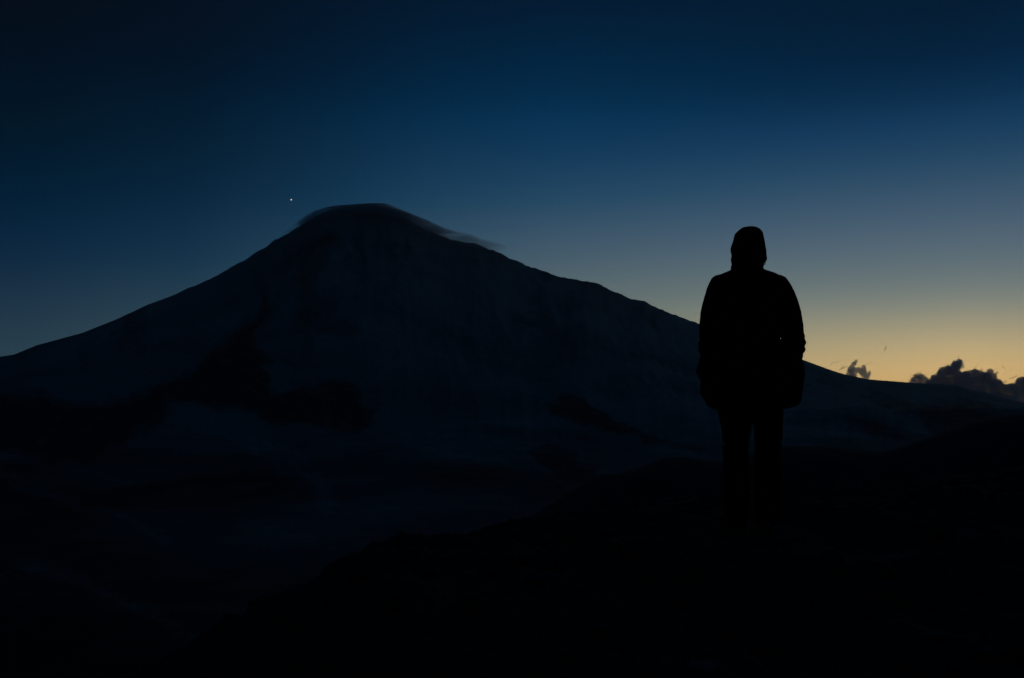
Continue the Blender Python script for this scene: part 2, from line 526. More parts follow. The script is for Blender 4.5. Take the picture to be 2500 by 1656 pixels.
# thin dusk air over the whole place
m_haze = bpy.data.materials.new('dusk_air'); m_haze.use_nodes = True
nt = m_haze.node_tree; nt.nodes.clear()
hv = nt.nodes.new('ShaderNodeVolumePrincipled')
hv.inputs['Color'].default_value = (0.82, 0.95, 0.98, 1)
hv.inputs['Density'].default_value = HAZE
hv.inputs['Anisotropy'].default_value = 0.42
ho = nt.nodes.new('ShaderNodeOutputMaterial'); nt.links.new(hv.outputs[0], ho.inputs['Volume'])
bm = bmesh.new()
bmesh.ops.create_cube(bm, size=1.0)
for v in bm.verts:
    v.co = Vector((v.co.x * 31000, 2500 + v.co.y * 17400, -450 + (v.co.z + 0.5) * 1880))
hzm = bpy.data.meshes.new('haze'); bm.to_mesh(hzm); bm.free()
haze = link_mesh('haze', hzm, m_haze, smooth=False)
tag(haze, kind='stuff')

# ------------------------------------------------------------------ the dark hill between the foreground and the snow slopes
hp = np.array([(1000, 1420), (1250, 1290), (1400, 1200), (1473, 1160), (1515, 1156), (1553, 1145), (1591, 1131), (1623, 1118), (1668, 1116), (1706, 1121),
               (1766, 1127), (1830, 1112), (1916, 1091), (1983, 1090), (2046, 1093), (2100, 1099), (2150, 1104), (2200, 1092),
               (2240, 1078), (2300, 1058), (2377, 1033), (2440, 1022), (2500, 1014), (2700, 1000), (3000, 1010), (3600, 1080)], float)
hu, hs = us(hp[:, 0], hp[:, 1])
uh = np.linspace(hu[0], hu[-1], 460)
sh = np.interp(uh, hu, hs)
YH = 240.0
ty = np.concatenate([np.linspace(0, 1, 60), np.linspace(1, 2, 40)[1:]])
rows = []
for t in ty:
    y = 90 + (YH - 90) * t if t <= 1 else YH + 180 * (t - 1)
    zc = sh * YH
    base = -95.0
    z = base + (zc - base) * (1 - (1 - t) ** 1.9) if t <= 1 else zc - (zc - base + 30) * (t - 1) ** 1.7
    x = uh * y
    r = 1.4 * fbm(x / 26, y / 40, 4.2, 6, 0.55) * (1 - 0.75 * math.exp(-((t - 1) / 0.1) ** 2))
    rows.append(np.stack([x, np.full_like(x, y), z + r], -1))
hill = link_mesh('hill', grid_mesh('hill', np.array(rows)), m_hill)
tag(hill, 'dark bare hill rising to the right behind the hilltop', kind='structure')

# ------------------------------------------------------------------ foreground hilltop
gp = np.array([(-2500, 2600), (-600, 2200), (150, 1770), (349, 1648), (465, 1584), (591, 1521), (634, 1479), (739, 1436), (824, 1384), (908, 1347), (1014, 1325.5),
               (1120, 1315), (1180, 1301), (1225, 1289), (1257, 1281), (1320, 1272), (1405, 1257), (1479, 1238), (1540, 1228), (1600, 1220),
               (1700, 1213), (1832, 1208), (1905, 1204), (2000, 1199), (2100, 1193), (2250, 1178), (2350, 1165), (2500, 1150), (2800, 1140), (3500, 1150), (5200, 1180)], float)
gu, gs = us(gp[:, 0], gp[:, 1])
CAMH = 1.55
U_MAX = 1.28
yc_u = np.array([-1.3, -0.5, -0.36, -0.1, 0.1, 0.24, 0.5, 1.3])
yc_v = np.array([4.4, 4.8, 5.2, 6.6, 8.4, 9.45, 10.5, 11.0])


def ground_z(x, y, rough=True):
    x = np.asarray(x, float); y = np.asarray(y, float)
    r = np.hypot(x, y) + 1e-6
    a = np.arctan2(x, y)
    ac = np.clip(a, -math.atan(U_MAX), math.atan(U_MAX))
    u = np.tan(ac)
    d = r * np.cos(ac)
    back = smooth(math.atan(U_MAX), 2.6, np.abs(a))
    s = np.interp(u, gu, gs) * (1 - back) + back * -0.12
    yc = np.interp(u, yc_u, yc_v) * (1 - back) + back * 7.0
    q = d / yc
    z = s * d - CAMH * (1 - q) ** 2
    lim = 3.2
    zl = s * lim * yc - CAMH * (1 - lim) ** 2 + (s - 2 * CAMH / yc * (lim - 1)) * (d - lim * yc)
    z = np.where(q > lim, np.maximum(zl, -0.55 * d - 3.0 + 0 * zl) if False else zl, z)
    if rough:
        keep = 1 - 0.85 * np.exp(-(((x - 1.45) / 0.45) ** 2 + ((y - 6.0) / 0.5) ** 2))
        z = z + keep * (0.045 * fbm(x / 0.9, y / 0.9, 1.1, 4, 0.5) + 0.020 * fbm(x / 0.16, y / 0.16, 2.1, 3, 0.55)) * np.clip(d / 3, 0.25, 1.6)
    return z


ang = np.concatenate([np.linspace(-math.pi, -0.62, 70, endpoint=False), np.linspace(-0.62, 0.62, 520, endpoint=False), np.linspace(0.62, math.pi, 70, endpoint=False)])
rad = np.concatenate([np.linspace(0.05, 2.5, 14, endpoint=False), np.linspace(2.5, 14, 190, endpoint=False), np.geomspace(14, 130, 40)])
Rg, Ag = np.meshgrid(rad, ang, indexing='ij')
gx, gy = Rg * np.sin(Ag), Rg * np.cos(Ag)
gz = ground_z(gx, gy)
me = grid_mesh('ground', np.stack([gx, gy, gz], -1), wrap=True)
gpx, gpy = pix(np.where(gy > 0.4, gx / np.maximum(gy, 0.4), 99), np.where(gy > 0.4, gz / np.maximum(gy, 0.4), -99))
frost = np.zeros_like(gx)
for cx, cy, rx, ry, k in [(1712, 1624, 60, 22, 0.75), (1650, 1612, 26, 8, 0.5), (2188, 1357, 52, 8, 0.6), (2130, 1345, 30, 5, 0.45), (1730, 1381, 22, 5, 0.5),
                          (1740, 1456, 28, 6, 0.5), (2040, 1250, 60, 5, 0.45), (2320, 1275, 60, 8, 0.3), (1500, 1420, 50, 7, 0.3), (1385, 1320, 26, 6, 0.3),
                          (2430, 1415, 20, 12, 0.4), (1800, 1550, 40, 12, 0.4), (1620, 1440, 50, 6, 0.3), (2440, 1610, 60, 8, 0.35)]:
    frost = np.maximum(frost, k * np.exp(-((gpx - cx) / rx) ** 2 - ((gpy - cy) / ry) ** 2))
a = me.attributes.new('frost', 'FLOAT', 'POINT')
a.data.foreach_set('value', frost.reshape(-1).astype(np.float32))
ground = link_mesh('ground', me, m_ground)
tag(ground, kind='structure')


# gravel on the hilltop, and a few larger stones on its crest
def stone_bm(r, seed, sub=2):
    bm = bmesh.new()
    bmesh.ops.create_icosphere(bm, subdivisions=sub, radius=1.0)
    rg = np.random.default_rng(seed)
    sx, sy, sz = rg.uniform(0.8, 1.25), rg.uniform(0.7, 1.1), rg.uniform(0.45, 0.8)
    planes = [(Vector(rg.normal(size=3)).normalized(), rg.uniform(0.55, 0.85)) for _ in range(7)]
    for v in bm.verts:
        c = v.co.copy()
        for n, d in planes:
            k = c.dot(n)
            if k > d:
                c -= n * (k - d)
        v.co = Vector((c.x * sx, c.y * sy, c.z * sz)) * r
    return bm


gv = []
gf = []
tb = [stone_bm(1.0, k, 1) for k in range(6)]
tb = [([v.co.copy() for v in t.verts], [[v.index for v in f.verts] for f in t.faces]) for t in tb]
for _ in range(2600):
    y = random.uniform(2.6, 11); x = y * random.uniform(-0.62, 0.66)
    if abs(x - 1.45) < 0.32 and abs(y - 6) < 0.35:
        continue
    r = 0.008 * (1 / (random.random() * 0.97 + 0.03)) ** 0.62
    vs, fs = random.choice(tb)
    z = float(ground_z(x, y))
    rot = Matrix.Rotation(random.uniform(0, 6.28), 3, 'Z')
    o = len(gv)
    gv += [tuple(rot @ v * r + Vector((x, y, z + r * 0.12))) for v in vs]
    gf += [[o + i for i in f] for f in fs]
me = bpy.data.meshes.new('gravel'); me.from_pydata(gv, [], gf); me.update()
gravel = link_mesh('gravel', me, m_stone, smooth=False)
tag(gravel, 'black volcanic gravel strewn over the hilltop', kind='stuff')

for k, (px, py, dist, r, lab) in enumerate([
        (1251, 1281, 7.0, 0.055, 'larger dark stone jutting up from the hilltop edge left of the person'),
        (1330, 1276, 7.4, 0.035, 'small dark stone on the hilltop edge nearest the standing person'),
        (634, 1492, 5.4, 0.06, 'dark stone on the steep lower left end of the hilltop edge')]):
    u, s = us(px, py)
    x, y = float(u) * dist, dist
    st = link_mesh('stone', (lambda bm: (lambda m: (bm.to_mesh(m), m)[1])(bpy.data.meshes.new('stone')))(stone_bm(r, 40 + k, 3)), m_stone)
    st.location = (x, y, float(ground_z(x, y)) + r * 0.15)
    st.rotation_euler = (0, 0, k * 1.3)
    tag(st, lab, 'stone', 'stones on the hilltop edge')


# ------------------------------------------------------------------ person
PU, PS = us(1832, 1293)
PD = 6.0
PX0 = float(PU) * PD
PZ0 = float(ground_z(PX0, PD, True))


def loc(px, py):
    """a point of the photograph on the upright plane through the person, in the person's own metres"""
    u, s = us(px, py)
    return float(u) * PD - PX0, float(s) * PD - float(PS) * PD


def z1(X, Y):
    return loc(1600 + X * .3189, 500 + Y * .3189)


def z2(X, Y):
    return loc(1600 + X * .3189, 900 + Y * .3189)


def loft(bm, rings, n=28, power=2.0):
    """rings: (centre x, y, z, half width, half depth) stacked along z; closed at both ends"""
    loops = []
    for (cx, cy, cz, hw, hd) in rings:
        lp = []
        for k in range(n):
            t = 2 * math.pi * k / n
            c, s = math.cos(t), math.sin(t)
            e = 2.0 / power
            lp.append(bm.verts.new((cx + hw * math.copysign(abs(c) ** e, c), cy + hd * math.copysign(abs(s) ** e, s), cz)))
        loops.append(lp)
    for a, b in zip(loops[:-1], loops[1:]):
        for k in range(n):
            bm.faces.new((a[k], a[(k + 1) % n], b[(k + 1) % n], b[k]))
    bm.faces.new(list(reversed(loops[0]))); bm.faces.new(loops[-1])


def tube(bm, pts, n=16):
    """pts: (x, y, z, radius); rounded ends"""
    P = [Vector(p[:3]) for p in pts]
    R = [p[3] for p in pts]
    d0 = (P[1] - P[0]).normalized(); d1 = (P[-1] - P[-2]).normalized()
    P = [P[0] - d0 * R[0] * 0.85, P[0] - d0 * R[0] * 0.5] + P + [P[-1] + d1 * R[-1] * 0.5, P[-1] + d1 * R[-1] * 0.85]
    R = [R[0] * 0.45, R[0] * 0.85] + R + [R[-1] * 0.85, R[-1] * 0.45]
    ref = Vector((0.3, 1, 0.2)).normalized()
    loops = []
    for i, p in enumerate(P):
        t = (P[min(i + 1, len(P) - 1)] - P[max(i - 1, 0)]).normalized()
        a = t.cross(ref)
        if a.length < 1e-3:
            a = t.cross(Vector((1, 0, 0)))
        a.normalize(); b = t.cross(a)
        loops.append([bm.verts.new(p + (a * math.cos(2 * math.pi * k / n) + b * math.sin(2 * math.pi * k / n)) * R[i]) for k in range(n)])
    for a, b in zip(loops[:-1], loops[1:]):
        for k in range(n):
            bm.faces.new((a[k], a[(k + 1) % n], b[(k + 1) % n], b[k]))
    bm.faces.new(list(reversed(loops[0]))); bm.faces.new(loops[-1])


def ball(bm, c, sx, sy, sz, sub=3):
    g = bmesh.ops.create_icosphere(bm, subdivisions=sub, radius=1.0)
    for v in g['verts']:
        v.co = Vector((v.co.x * sx + c[0], v.co.y * sy + c[1], v.co.z * sz + c[2]))


def fuse(bm, name, voxel, relax=2):
    """one continuous skin over everything in the bmesh"""
    bmesh.ops.recalc_face_normals(bm, faces=bm.faces[:])
    me = bpy.data.meshes.new(name); bm.to_mesh(me); bm.free()
    o = bpy.data.objects.new('tmp', me); C.objects.link(o)
    m = o.modifiers.new('r', 'REMESH'); m.mode = 'VOXEL'; m.voxel_size = voxel; m.adaptivity = 0.0
    if relax:
        s = o.modifiers.new('s', 'SMOOTH'); s.iterations = relax; s.factor = 0.5
    dg = bpy.context.evaluated_depsgraph_get()
    out = bpy.data.meshes.new_from_object(o.evaluated_get(dg))
    bpy.data.objects.remove(o); bpy.data.meshes.remove(me)
    out.name = name
    return out


def wrinkle(me, fn):
    n = len(me.vertices)
    co = np.empty(n * 3, np.float32); me.vertices.foreach_get('co', co); co = co.reshape(-1, 3).astype(float)
    no = np.empty(n * 3, np.float32); me.vertices.foreach_get('normal', no); no = no.reshape(-1, 3)
    co = co + no * fn(co[:, 0], co[:, 1], co[:, 2])[:, None]
    me.vertices.foreach_set('co', co.reshape(-1).astype(np.float32)); me.update()


# silhouette of the jacket in the photograph: (row, left, right)
jac = [(490, 575, 840), (510, 530, 900), (530, 480, 950), (550, 448, 985), (575, 422, 1010), (620, 400, 1035), (680, 380, 1065),
       (740, 365, 1090), (820, 342, 1112), (900, 336, 1124), (950, 332, 1130), (1000, 330, 1138), (1050, 328, 1143),
       (1080, 326, 1136), (1105, 331, 1144), (1130, 331, 1139), (1190, 330, 1140), (1250, 322, 1138), (1290, 330, 1138), (1330, 345, 1136),
       (1360, 360, 1133), (1404, 368, 1130), (1454, 375, 1119), (1494, 385, 1112), (1524, 400, 1082), (1544, 418, 1042), (1554, 440, 995)]
jr = np.array(jac, float)
jl = np.array([z1(l, r) for r, l, _ in jac]); jR = np.array([z1(rr, r) for r, _, rr in jac])
jz = jl[:, 1]


def jx(z, side):
    return float(np.interp(z, jz[::-1], (jl if side < 0 else jR)[::-1, 0]))


bm = bmesh.new()                                    # body: one skin, inside the clothes
HC = z1(703, 300)
hx, hz = HC
ball(bm, (hx, 0.0, hz + 0.015), 0.074, 0.094, 0.088)
ball(bm, (hx, 0.022, hz - 0.050), 0.058, 0.074, 0.070)
tube(bm, [(hx, 0.092, hz + 0.006, 0.010), (hx, 0.108, hz - 0.022, 0.013), (hx, 0.100, hz - 0.030, 0.012)], 10)
tube(bm, [(hx - 0.016, 0.088, hz - 0.058, 0.006), (hx, 0.096, hz - 0.057, 0.007), (hx + 0.016, 0.088, hz - 0.058, 0.006)], 8)
tube(bm, [(hx - 0.045, 0.076, hz + 0.024, 0.008), (hx, 0.094, hz + 0.022, 0.008), (hx + 0.045, 0.076, hz + 0.024, 0.008)], 8)
ball(bm, (hx, 0.075, hz - 0.092), 0.026, 0.022, 0.020, 2)
for sx in (-1, 1):
    ball(bm, (hx + sx * 0.030, 0.081, hz + 0.006), 0.013, 0.010, 0.008, 2)
    ball(bm, (hx + sx * 0.076, 0.0, hz - 0.01), 0.010, 0.020, 0.030, 2)
tube(bm, [(hx, -0.005, hz - 0.06, 0.058), (hx, -0.015, hz - 0.17, 0.060)])
sz = hz - 0.20
loft(bm, [(hx, 0, 0.84, 0.15, 0.095), (hx, 0, 0.95, 0.165, 0.11), (hx, 0, 1.10, 0.145, 0.10), (hx, 0, 1.28, 0.165, 0.115), (hx, 0, sz - 0.06, 0.16, 0.10), (hx, 0, sz, 0.09, 0.07)])
for sx in (-1, 1):
    e = jx(1.08, sx)
    w = (hx + sx * 0.225, 0.165, 0.93)
    tube(bm, [(hx + sx * 0.165, 0, sz - 0.07, 0.050), (e - sx * 0.078, -0.02, 1.10, 0.040), (w[0], w[1], w[2], 0.026)])
    tube(bm, [w + (0.026,), (w[0] - sx * 0.02, 0.178, 0.885, 0.030), (w[0] - sx * 0.03, 0.18, 0.85, 0.026)], 12)
    for f, ln in enumerate((0.060, 0.070, 0.066, 0.052)):
        bx = w[0] - sx * (0.055 - 0.018 * f)
        tube(bm, [(bx, 0.180, 0.855, 0.0085), (bx - sx * 0.004, 0.186, 0.855 - ln * 0.6, 0.0080), (bx - sx * 0.010, 0.180, 0.855 - ln, 0.0070)], 8)
    tube(bm, [(w[0] - sx * 0.03, 0.185, 0.90, 0.011), (w[0] - sx * 0.065, 0.195, 0.870, 0.010), (w[0] - sx * 0.075, 0.195, 0.845, 0.008)], 8)
    tube(bm, [(sx * 0.095, 0, 0.88, 0.075), (sx * 0.10, 0.005, 0.50, 0.052), (sx * 0.10, -0.01, 0.12, 0.036)])
body = link_mesh('person', fuse(bm, 'person', 0.009), m_skin)
tag(body, 'person in a black hooded jacket standing on the hilltop with back to the camera', 'person')

bm = bmesh.new()                                    # jacket with its sleeves and collar
tor = []
for z in np.linspace(jz[-1], jz[0], 40):
    l, r = jx(z, -1), jx(z, 1)
    cx, hw = (l + r) / 2, (r - l) / 2
    inner = 0.222
    zz = smooth(1.0, 1.09, z) * (1 - smooth(1.40, 1.475, z))
    w = hw * (1 - zz) + min(hw, inner) * zz
    hd = float(np.interp(z, [0.70, 0.74, 0.78, 0.9, 1.1, 1.3, 1.45, 1.52, 1.58], [0.13, 0.150, 0.165, 0.175, 0.155, 0.150, 0.125, 0.10, 0.085]))
    tor.append((cx, 0.005, float(z), w, min(hd, w)))
loft(bm, tor, 40, 2.25)
for sx in (-1, 1):
    pts = []
    for z, r, y in [(1.475, 0.066, 0), (1.43, 0.074, 0), (1.36, 0.079, -0.004), (1.29, 0.077, -0.008), (1.22, 0.074, -0.014), (1.16, 0.071, -0.02),
                    (1.10, 0.073, -0.024), (1.05, 0.070, -0.004), (1.00, 0.066, 0.045), (0.955, 0.062, 0.095), (0.92, 0.056, 0.135)]:
        k = 0.010 if z < 1.06 else 0.0
        pts.append((jx(z, sx) - sx * (r + k), y, z, r))
    pts[-1] = (pts[-1][0] - sx * 0.02,) + pts[-1][1:]
    tube(bm, pts, 22)
col = []
for (Yr, l, r) in [(500, 560, 850), (485, 584, 822), (470, 577, 820), (462, 575, 820), (452, 582, 820), (440, 586, 818)]:
    a, c = z1(l, Yr), z1(r, Yr)
    col.append(((a[0] + c[0]) / 2, 0.0, a[1], (c[0] - a[0]) / 2, 0.098))
loft(bm, col, 32)
for sx in (-1, 1):                                  # bellows pockets that hold the hands
    ball(bm, (hx + sx * 0.185, 0.165, 0.86), 0.085, 0.050, 0.105)
jm = fuse(bm, 'jacket', 0.0085, 3)


def pierce(me, c, d, wx, wz, half):
    """open a narrow gap through the jacket (between sleeve and flank)"""
    a = bpy.data.objects.new('tmp', me); C.objects.link(a)
    b_ = bmesh.new()
    tube(b_, [tuple(Vector(c) - Vector(d) * half) + (1.0,), tuple(Vector(c) + Vector(d) * half) + (1.0,)], 10)
    for v in b_.verts:
        k = (v.co - Vector(c)).dot(Vector(d))
        k = max(-half, min(half, k))
        o_ = Vector(c) + Vector(d) * k
        e_ = v.co - o_
        v.co = o_ + Vector((e_.x * wx + 0.25 * wx * e_.z, 0, e_.z * wz))
    bmesh.ops.remove_doubles(b_, verts=b_.verts[:], dist=1e-5)
    bmesh.ops.recalc_face_normals(b_, faces=b_.faces[:])
    cm_ = bpy.data.meshes.new('tmp'); b_.to_mesh(cm_); b_.free()
    k_ = bpy.data.objects.new('tmp', cm_); C.objects.link(k_)
    m_ = a.modifiers.new('b', 'BOOLEAN'); m_.operation = 'DIFFERENCE'; m_.object = k_; m_.solver = 'EXACT'
    out = bpy.data.meshes.new_from_object(a.evaluated_get(bpy.context.evaluated_depsgraph_get()))
    bpy.data.objects.remove(a); bpy.data.objects.remove(k_)
    out.name = 'jacket'; out.materials.clear()
    return out


gx_, gz_ = z1(960, 1014)
gu_, gs_ = us(1600 + 960 * .3189, 500 + 1014 * .3189)
jm = pierce(jm, (gx_, 0, gz_), Vector((float(gu_), 1.0, float(gs_))).normalized(), 0.0011, 0.0036, 0.35)


def jacket_folds(x, y, z):
    ax = np.abs(x - hx)
    f = 0.0035 * fbm(x * 7, y * 7, z * 9, 4, 0.55)
    elbow = np.exp(-((z - 1.10) / 0.07) ** 2) * smooth(0.2, 0.27, ax)
    f += elbow * 0.0045 * np.sin(z * 150 + 9 * x + 6 * y + 1.5 * pnoise(x * 9, y * 9, z * 9))
    f += 0.003 * np.sin(z * 42 + 2.2 * pnoise(x * 5, y * 5, z * 4)) * smooth(0.85, 1.0, z) * (1 - smooth(1.15, 1.3, z))
    f -= 0.005 * np.exp(-((z - 0.985) / 0.014) ** 2) * (ax < 0.22)        # drawn waist channel
    f += 0.0035 * np.exp(-((z - 0.752) / 0.013) ** 2)                     # stitched hem
    return f


wrinkle(jm, jacket_folds)
jacket = link_mesh('jacket', jm, m_jacket, body)

bm = bmesh.new()                                    # hood, drawn close round the head and open at the face
hood_rows = [(168, 672, 762), (173, 656, 776), (183, 638, 791), (198, 620, 803), (215, 604, 813), (236, 597, 816), (260, 590, 821), (300, 580, 829),
             (330, 573, 834), (350, 575, 837), (385, 580, 840), (398, 577, 842), (410, 574, 843), (422, 575, 840), (435, 580, 832), (450, 584, 822), (462, 584, 818), (480, 586, 818)]
rr = []
for Yr, l, r in reversed(hood_rows):
    a, c = z1(l, Yr), z1(r, Yr)
    w = (c[0] - a[0]) / 2
    hd = float(np.interp(Yr, [168, 200, 260, 350, 420, 480], [0.030, 0.072, 0.102, 0.112, 0.106, 0.088]))
    rr.append(((a[0] + c[0]) / 2, -0.022, a[1], w, hd))
loft(bm, rr, 36)
hm = fuse(bm, 'hood', 0.006, 2)
wrinkle(hm, lambda x, y, z: 0.0028 * fbm(x * 10, y * 10, z * 14, 4, 0.55))
b2 = bmesh.new(); b2.from_mesh(hm)                  # cut the face opening
bmesh.ops.delete(b2, geom=[f for f in b2.faces if f.calc_center_median().y > 0.062 and abs(f.calc_center_median().x - hx) < 0.066
                           and hz - 0.085 < f.calc_center_median().z < hz + 0.075], context='FACES')
b2.to_mesh(hm); b2.free()
hood = link_mesh('hood', hm, m_jacket, jacket)
so = hood.modifiers.new('thickness', 'SOLIDIFY'); so.thickness = 0.004; so.offset = -1

# elastic loop hanging from the right edge of the hood
bm = bmesh.new()
lp = [z1(*p) for p in [(826, 424), (825, 436), (829, 447), (836, 449), (842, 445), (843, 436), (840, 426), (838, 416)]]
tube(bm, [(x, 0.02 - 0.004 * k, z, 0.0021) for k, (x, z) in enumerate(lp)], 8)
cm = bpy.data.meshes.new('drawcord'); bm.to_mesh(cm); bm.free()
link_mesh('drawcord', cm, m_cord, jacket)

bm = bmesh.new()                                    # trousers
left = [(280, 470, 742), (340, 487, 735), (400, 500, 735), (450, 510, 733), (500, 517, 725), (550, 521, 718), (600, 523, 716), (700, 521, 714), (800, 517, 712),
        (900, 520, 712), (1000, 520, 711), (1080, 526, 708), (1130, 528, 706), (1160, 530, 704)]
right = [(280, 738, 978), (340, 742, 975), (400, 750, 974), (450, 758, 974), (500, 762, 974), (550, 765, 969), (600, 768, 964), (700, 761, 962), (800, 757, 960),
         (900, 755, 957), (1000, 755, 956), (1080, 758, 950), (1130, 760, 946), (1160, 761, 944)]
for leg in (left, right):
    rr = []
    for Yr, l, r in reversed(leg):
        a, c = z2(l, Yr), z2(r, Yr)
        w = (c[0] - a[0]) / 2
        rr.append(((a[0] + c[0]) / 2, float(np.interp(Yr, [280, 650, 900, 1160], [0.0, 0.012, -0.012, -0.015])), a[1], w, w * float(np.interp(Yr, [280, 600, 900, 1160], [1.25, 1.12, 1.15, 1.2]))))
    loft(bm, rr, 28)
a, c = z2(480, 300), z2(975, 300)
pc, pw = (a[0] + c[0]) / 2, (c[0] - a[0]) / 2
loft(bm, [(pc, 0, a[1] - 0.015, pw * 0.93, 0.105), (pc, 0, a[1] + 0.05, pw, 0.125), (pc, 0, a[1] + 0.18, pw * 0.95, 0.13), (pc, 0, 1.0, pw * 0.9, 0.12)])
tm = fuse(bm, 'trousers', 0.007, 2)
wrinkle(tm, lambda x, y, z: 0.0022 * fbm(x * 9, y * 9, z * 10, 4, 0.55)
        + 0.003 * np.sin(z * 75 + 3 * pnoise(x * 7, y * 7, z * 5) + 14 * x) * np.exp(-((z - 0.46) / 0.09) ** 2)
        + 0.0045 * np.sin(z * 110 + 2 * pnoise(x * 9, y * 9, z * 5) + 10 * x) * np.exp(-((z - 0.10) / 0.07) ** 2))
link_mesh('trousers', tm, m_trouser, body)

for sx, (bxp, byp), turn, glint in ((-1, (1798, 1290), 0.16, (1825, 1286)), (1, (1876, 1293), -0.14, (1901, 1293))):
    bm = bmesh.new()
    rows = [(-0.135, 0.010, 0.040, 0.012), (-0.125, 0.031, 0.075, 0.010), (-0.08, 0.038, 0.11, 0.009), (-0.03, 0.039, 0.12, 0.010), (0.02, 0.042, 0.105, 0.012), (0.07, 0.047, 0.078, 0.011),
            (0.12, 0.046, 0.062, 0.012), (0.155, 0.034, 0.052, 0.016), (0.172, 0.014, 0.040, 0.022)]
    loops = []
    for (y, w, top, bot) in rows:
        lp = []
        for k in range(16):
            t = 2 * math.pi * k / 16
            cx_, cz_ = math.cos(t), math.sin(t)
            lp.append(bm.verts.new((w * math.copysign(abs(cx_) ** 0.75, cx_), y, (top + bot) / 2 + (top - bot) / 2 * math.copysign(abs(cz_) ** 0.75, cz_))))
        loops.append(lp)
    for a_, b_ in zip(loops[:-1], loops[1:]):
        for k in range(16):
            bm.faces.new((a_[k], a_[(k + 1) % 16], b_[(k + 1) % 16], b_[k]))
    bm.faces.new(list(reversed(loops[0]))); bm.faces.new(loops[-1])
    tube(bm, [(0, -0.07, 0.06, 0.050), (0, -0.068, 0.13, 0.049), (0, -0.064, 0.20, 0.050)], 18)
    loft(bm, [(0, 0.015, -0.006, 0.044, 0.15), (0, 0.015, 0.020, 0.047, 0.157)], 24, 2.6)
    bo = link_mesh('boot', fuse(bm, 'boot', 0.006, 2), m_boot, body)
    x, _ = loc(bxp, byp)
    fy = 0.05
    gzl = float(ground_z(PX0 + x, PD + fy)) - PZ0
    bo.location = (x, fy, gzl + 0.004)
    bo.rotation_euler = (0, 0, -sx * 0.16)
    bm = bmesh.new()                                # pale strip whose colour stands in for a glint at the heel
    if sx < 0:
        tube(bm, [(0.026, -0.134, 0.055, 0.0035), (0.030, -0.132, 0.045, 0.004), (0.034, -0.129, 0.034, 0.0035)], 8)
    else:
        tube(bm, [(-0.012, -0.143, 0.040, 0.0028), (0.008, -0.145, 0.043, 0.0034), (0.026, -0.138, 0.041, 0.0028)], 8)
    hm_ = bpy.data.meshes.new('heel_glint'); bm.to_mesh(hm_); bm.free()
    link_mesh('heel_glint', hm_, m_heel_glint, bo)

body.location = (PX0, PD, PZ0)


# ------------------------------------------------------------------ clouds: lumpy closed bodies of thin mist
def mist(name, density, col=(0.52, 0.76, 0.98), aniso=0.0):
    m = bpy.data.materials.new(name)
    m.use_nodes = True
    nt = m.node_tree; nt.nodes.clear()
    v = nt.nodes.new('ShaderNodeVolumePrincipled')
    v.inputs['Color'].default_value = (*col, 1)
    v.inputs['Density'].default_value = density
    v.inputs['Anisotropy'].default_value = aniso
    o = nt.nodes.new('ShaderNodeOutputMaterial')
    nt.links.new(v.outputs[0], o.inputs['Volume'])
    return m, nt, v


CD = 12000.0


def cpt(px, py, dy=0.0):
    u, s = us(px, py)
    return Vector((float(u) * CD, CD + dy, float(s) * CD))


MPP = CD / F                                        # metres per pixel at the clouds


def wisp(bm, pts, dy=0.0):
    tube(bm, [tuple(cpt(px, py, dy)) + (r * MPP,) for px, py, r in pts], 12)


ICO = []
for k in (2, 3):
    b_ = bmesh.new(); bmesh.ops.create_icosphere(b_, subdivisions=k, radius=1.0)
    ICO.append((np.array([v.co[:] for v in b_.verts]), np.array([[v.index for v in f.verts] for f in b_.faces]))); b_.free()


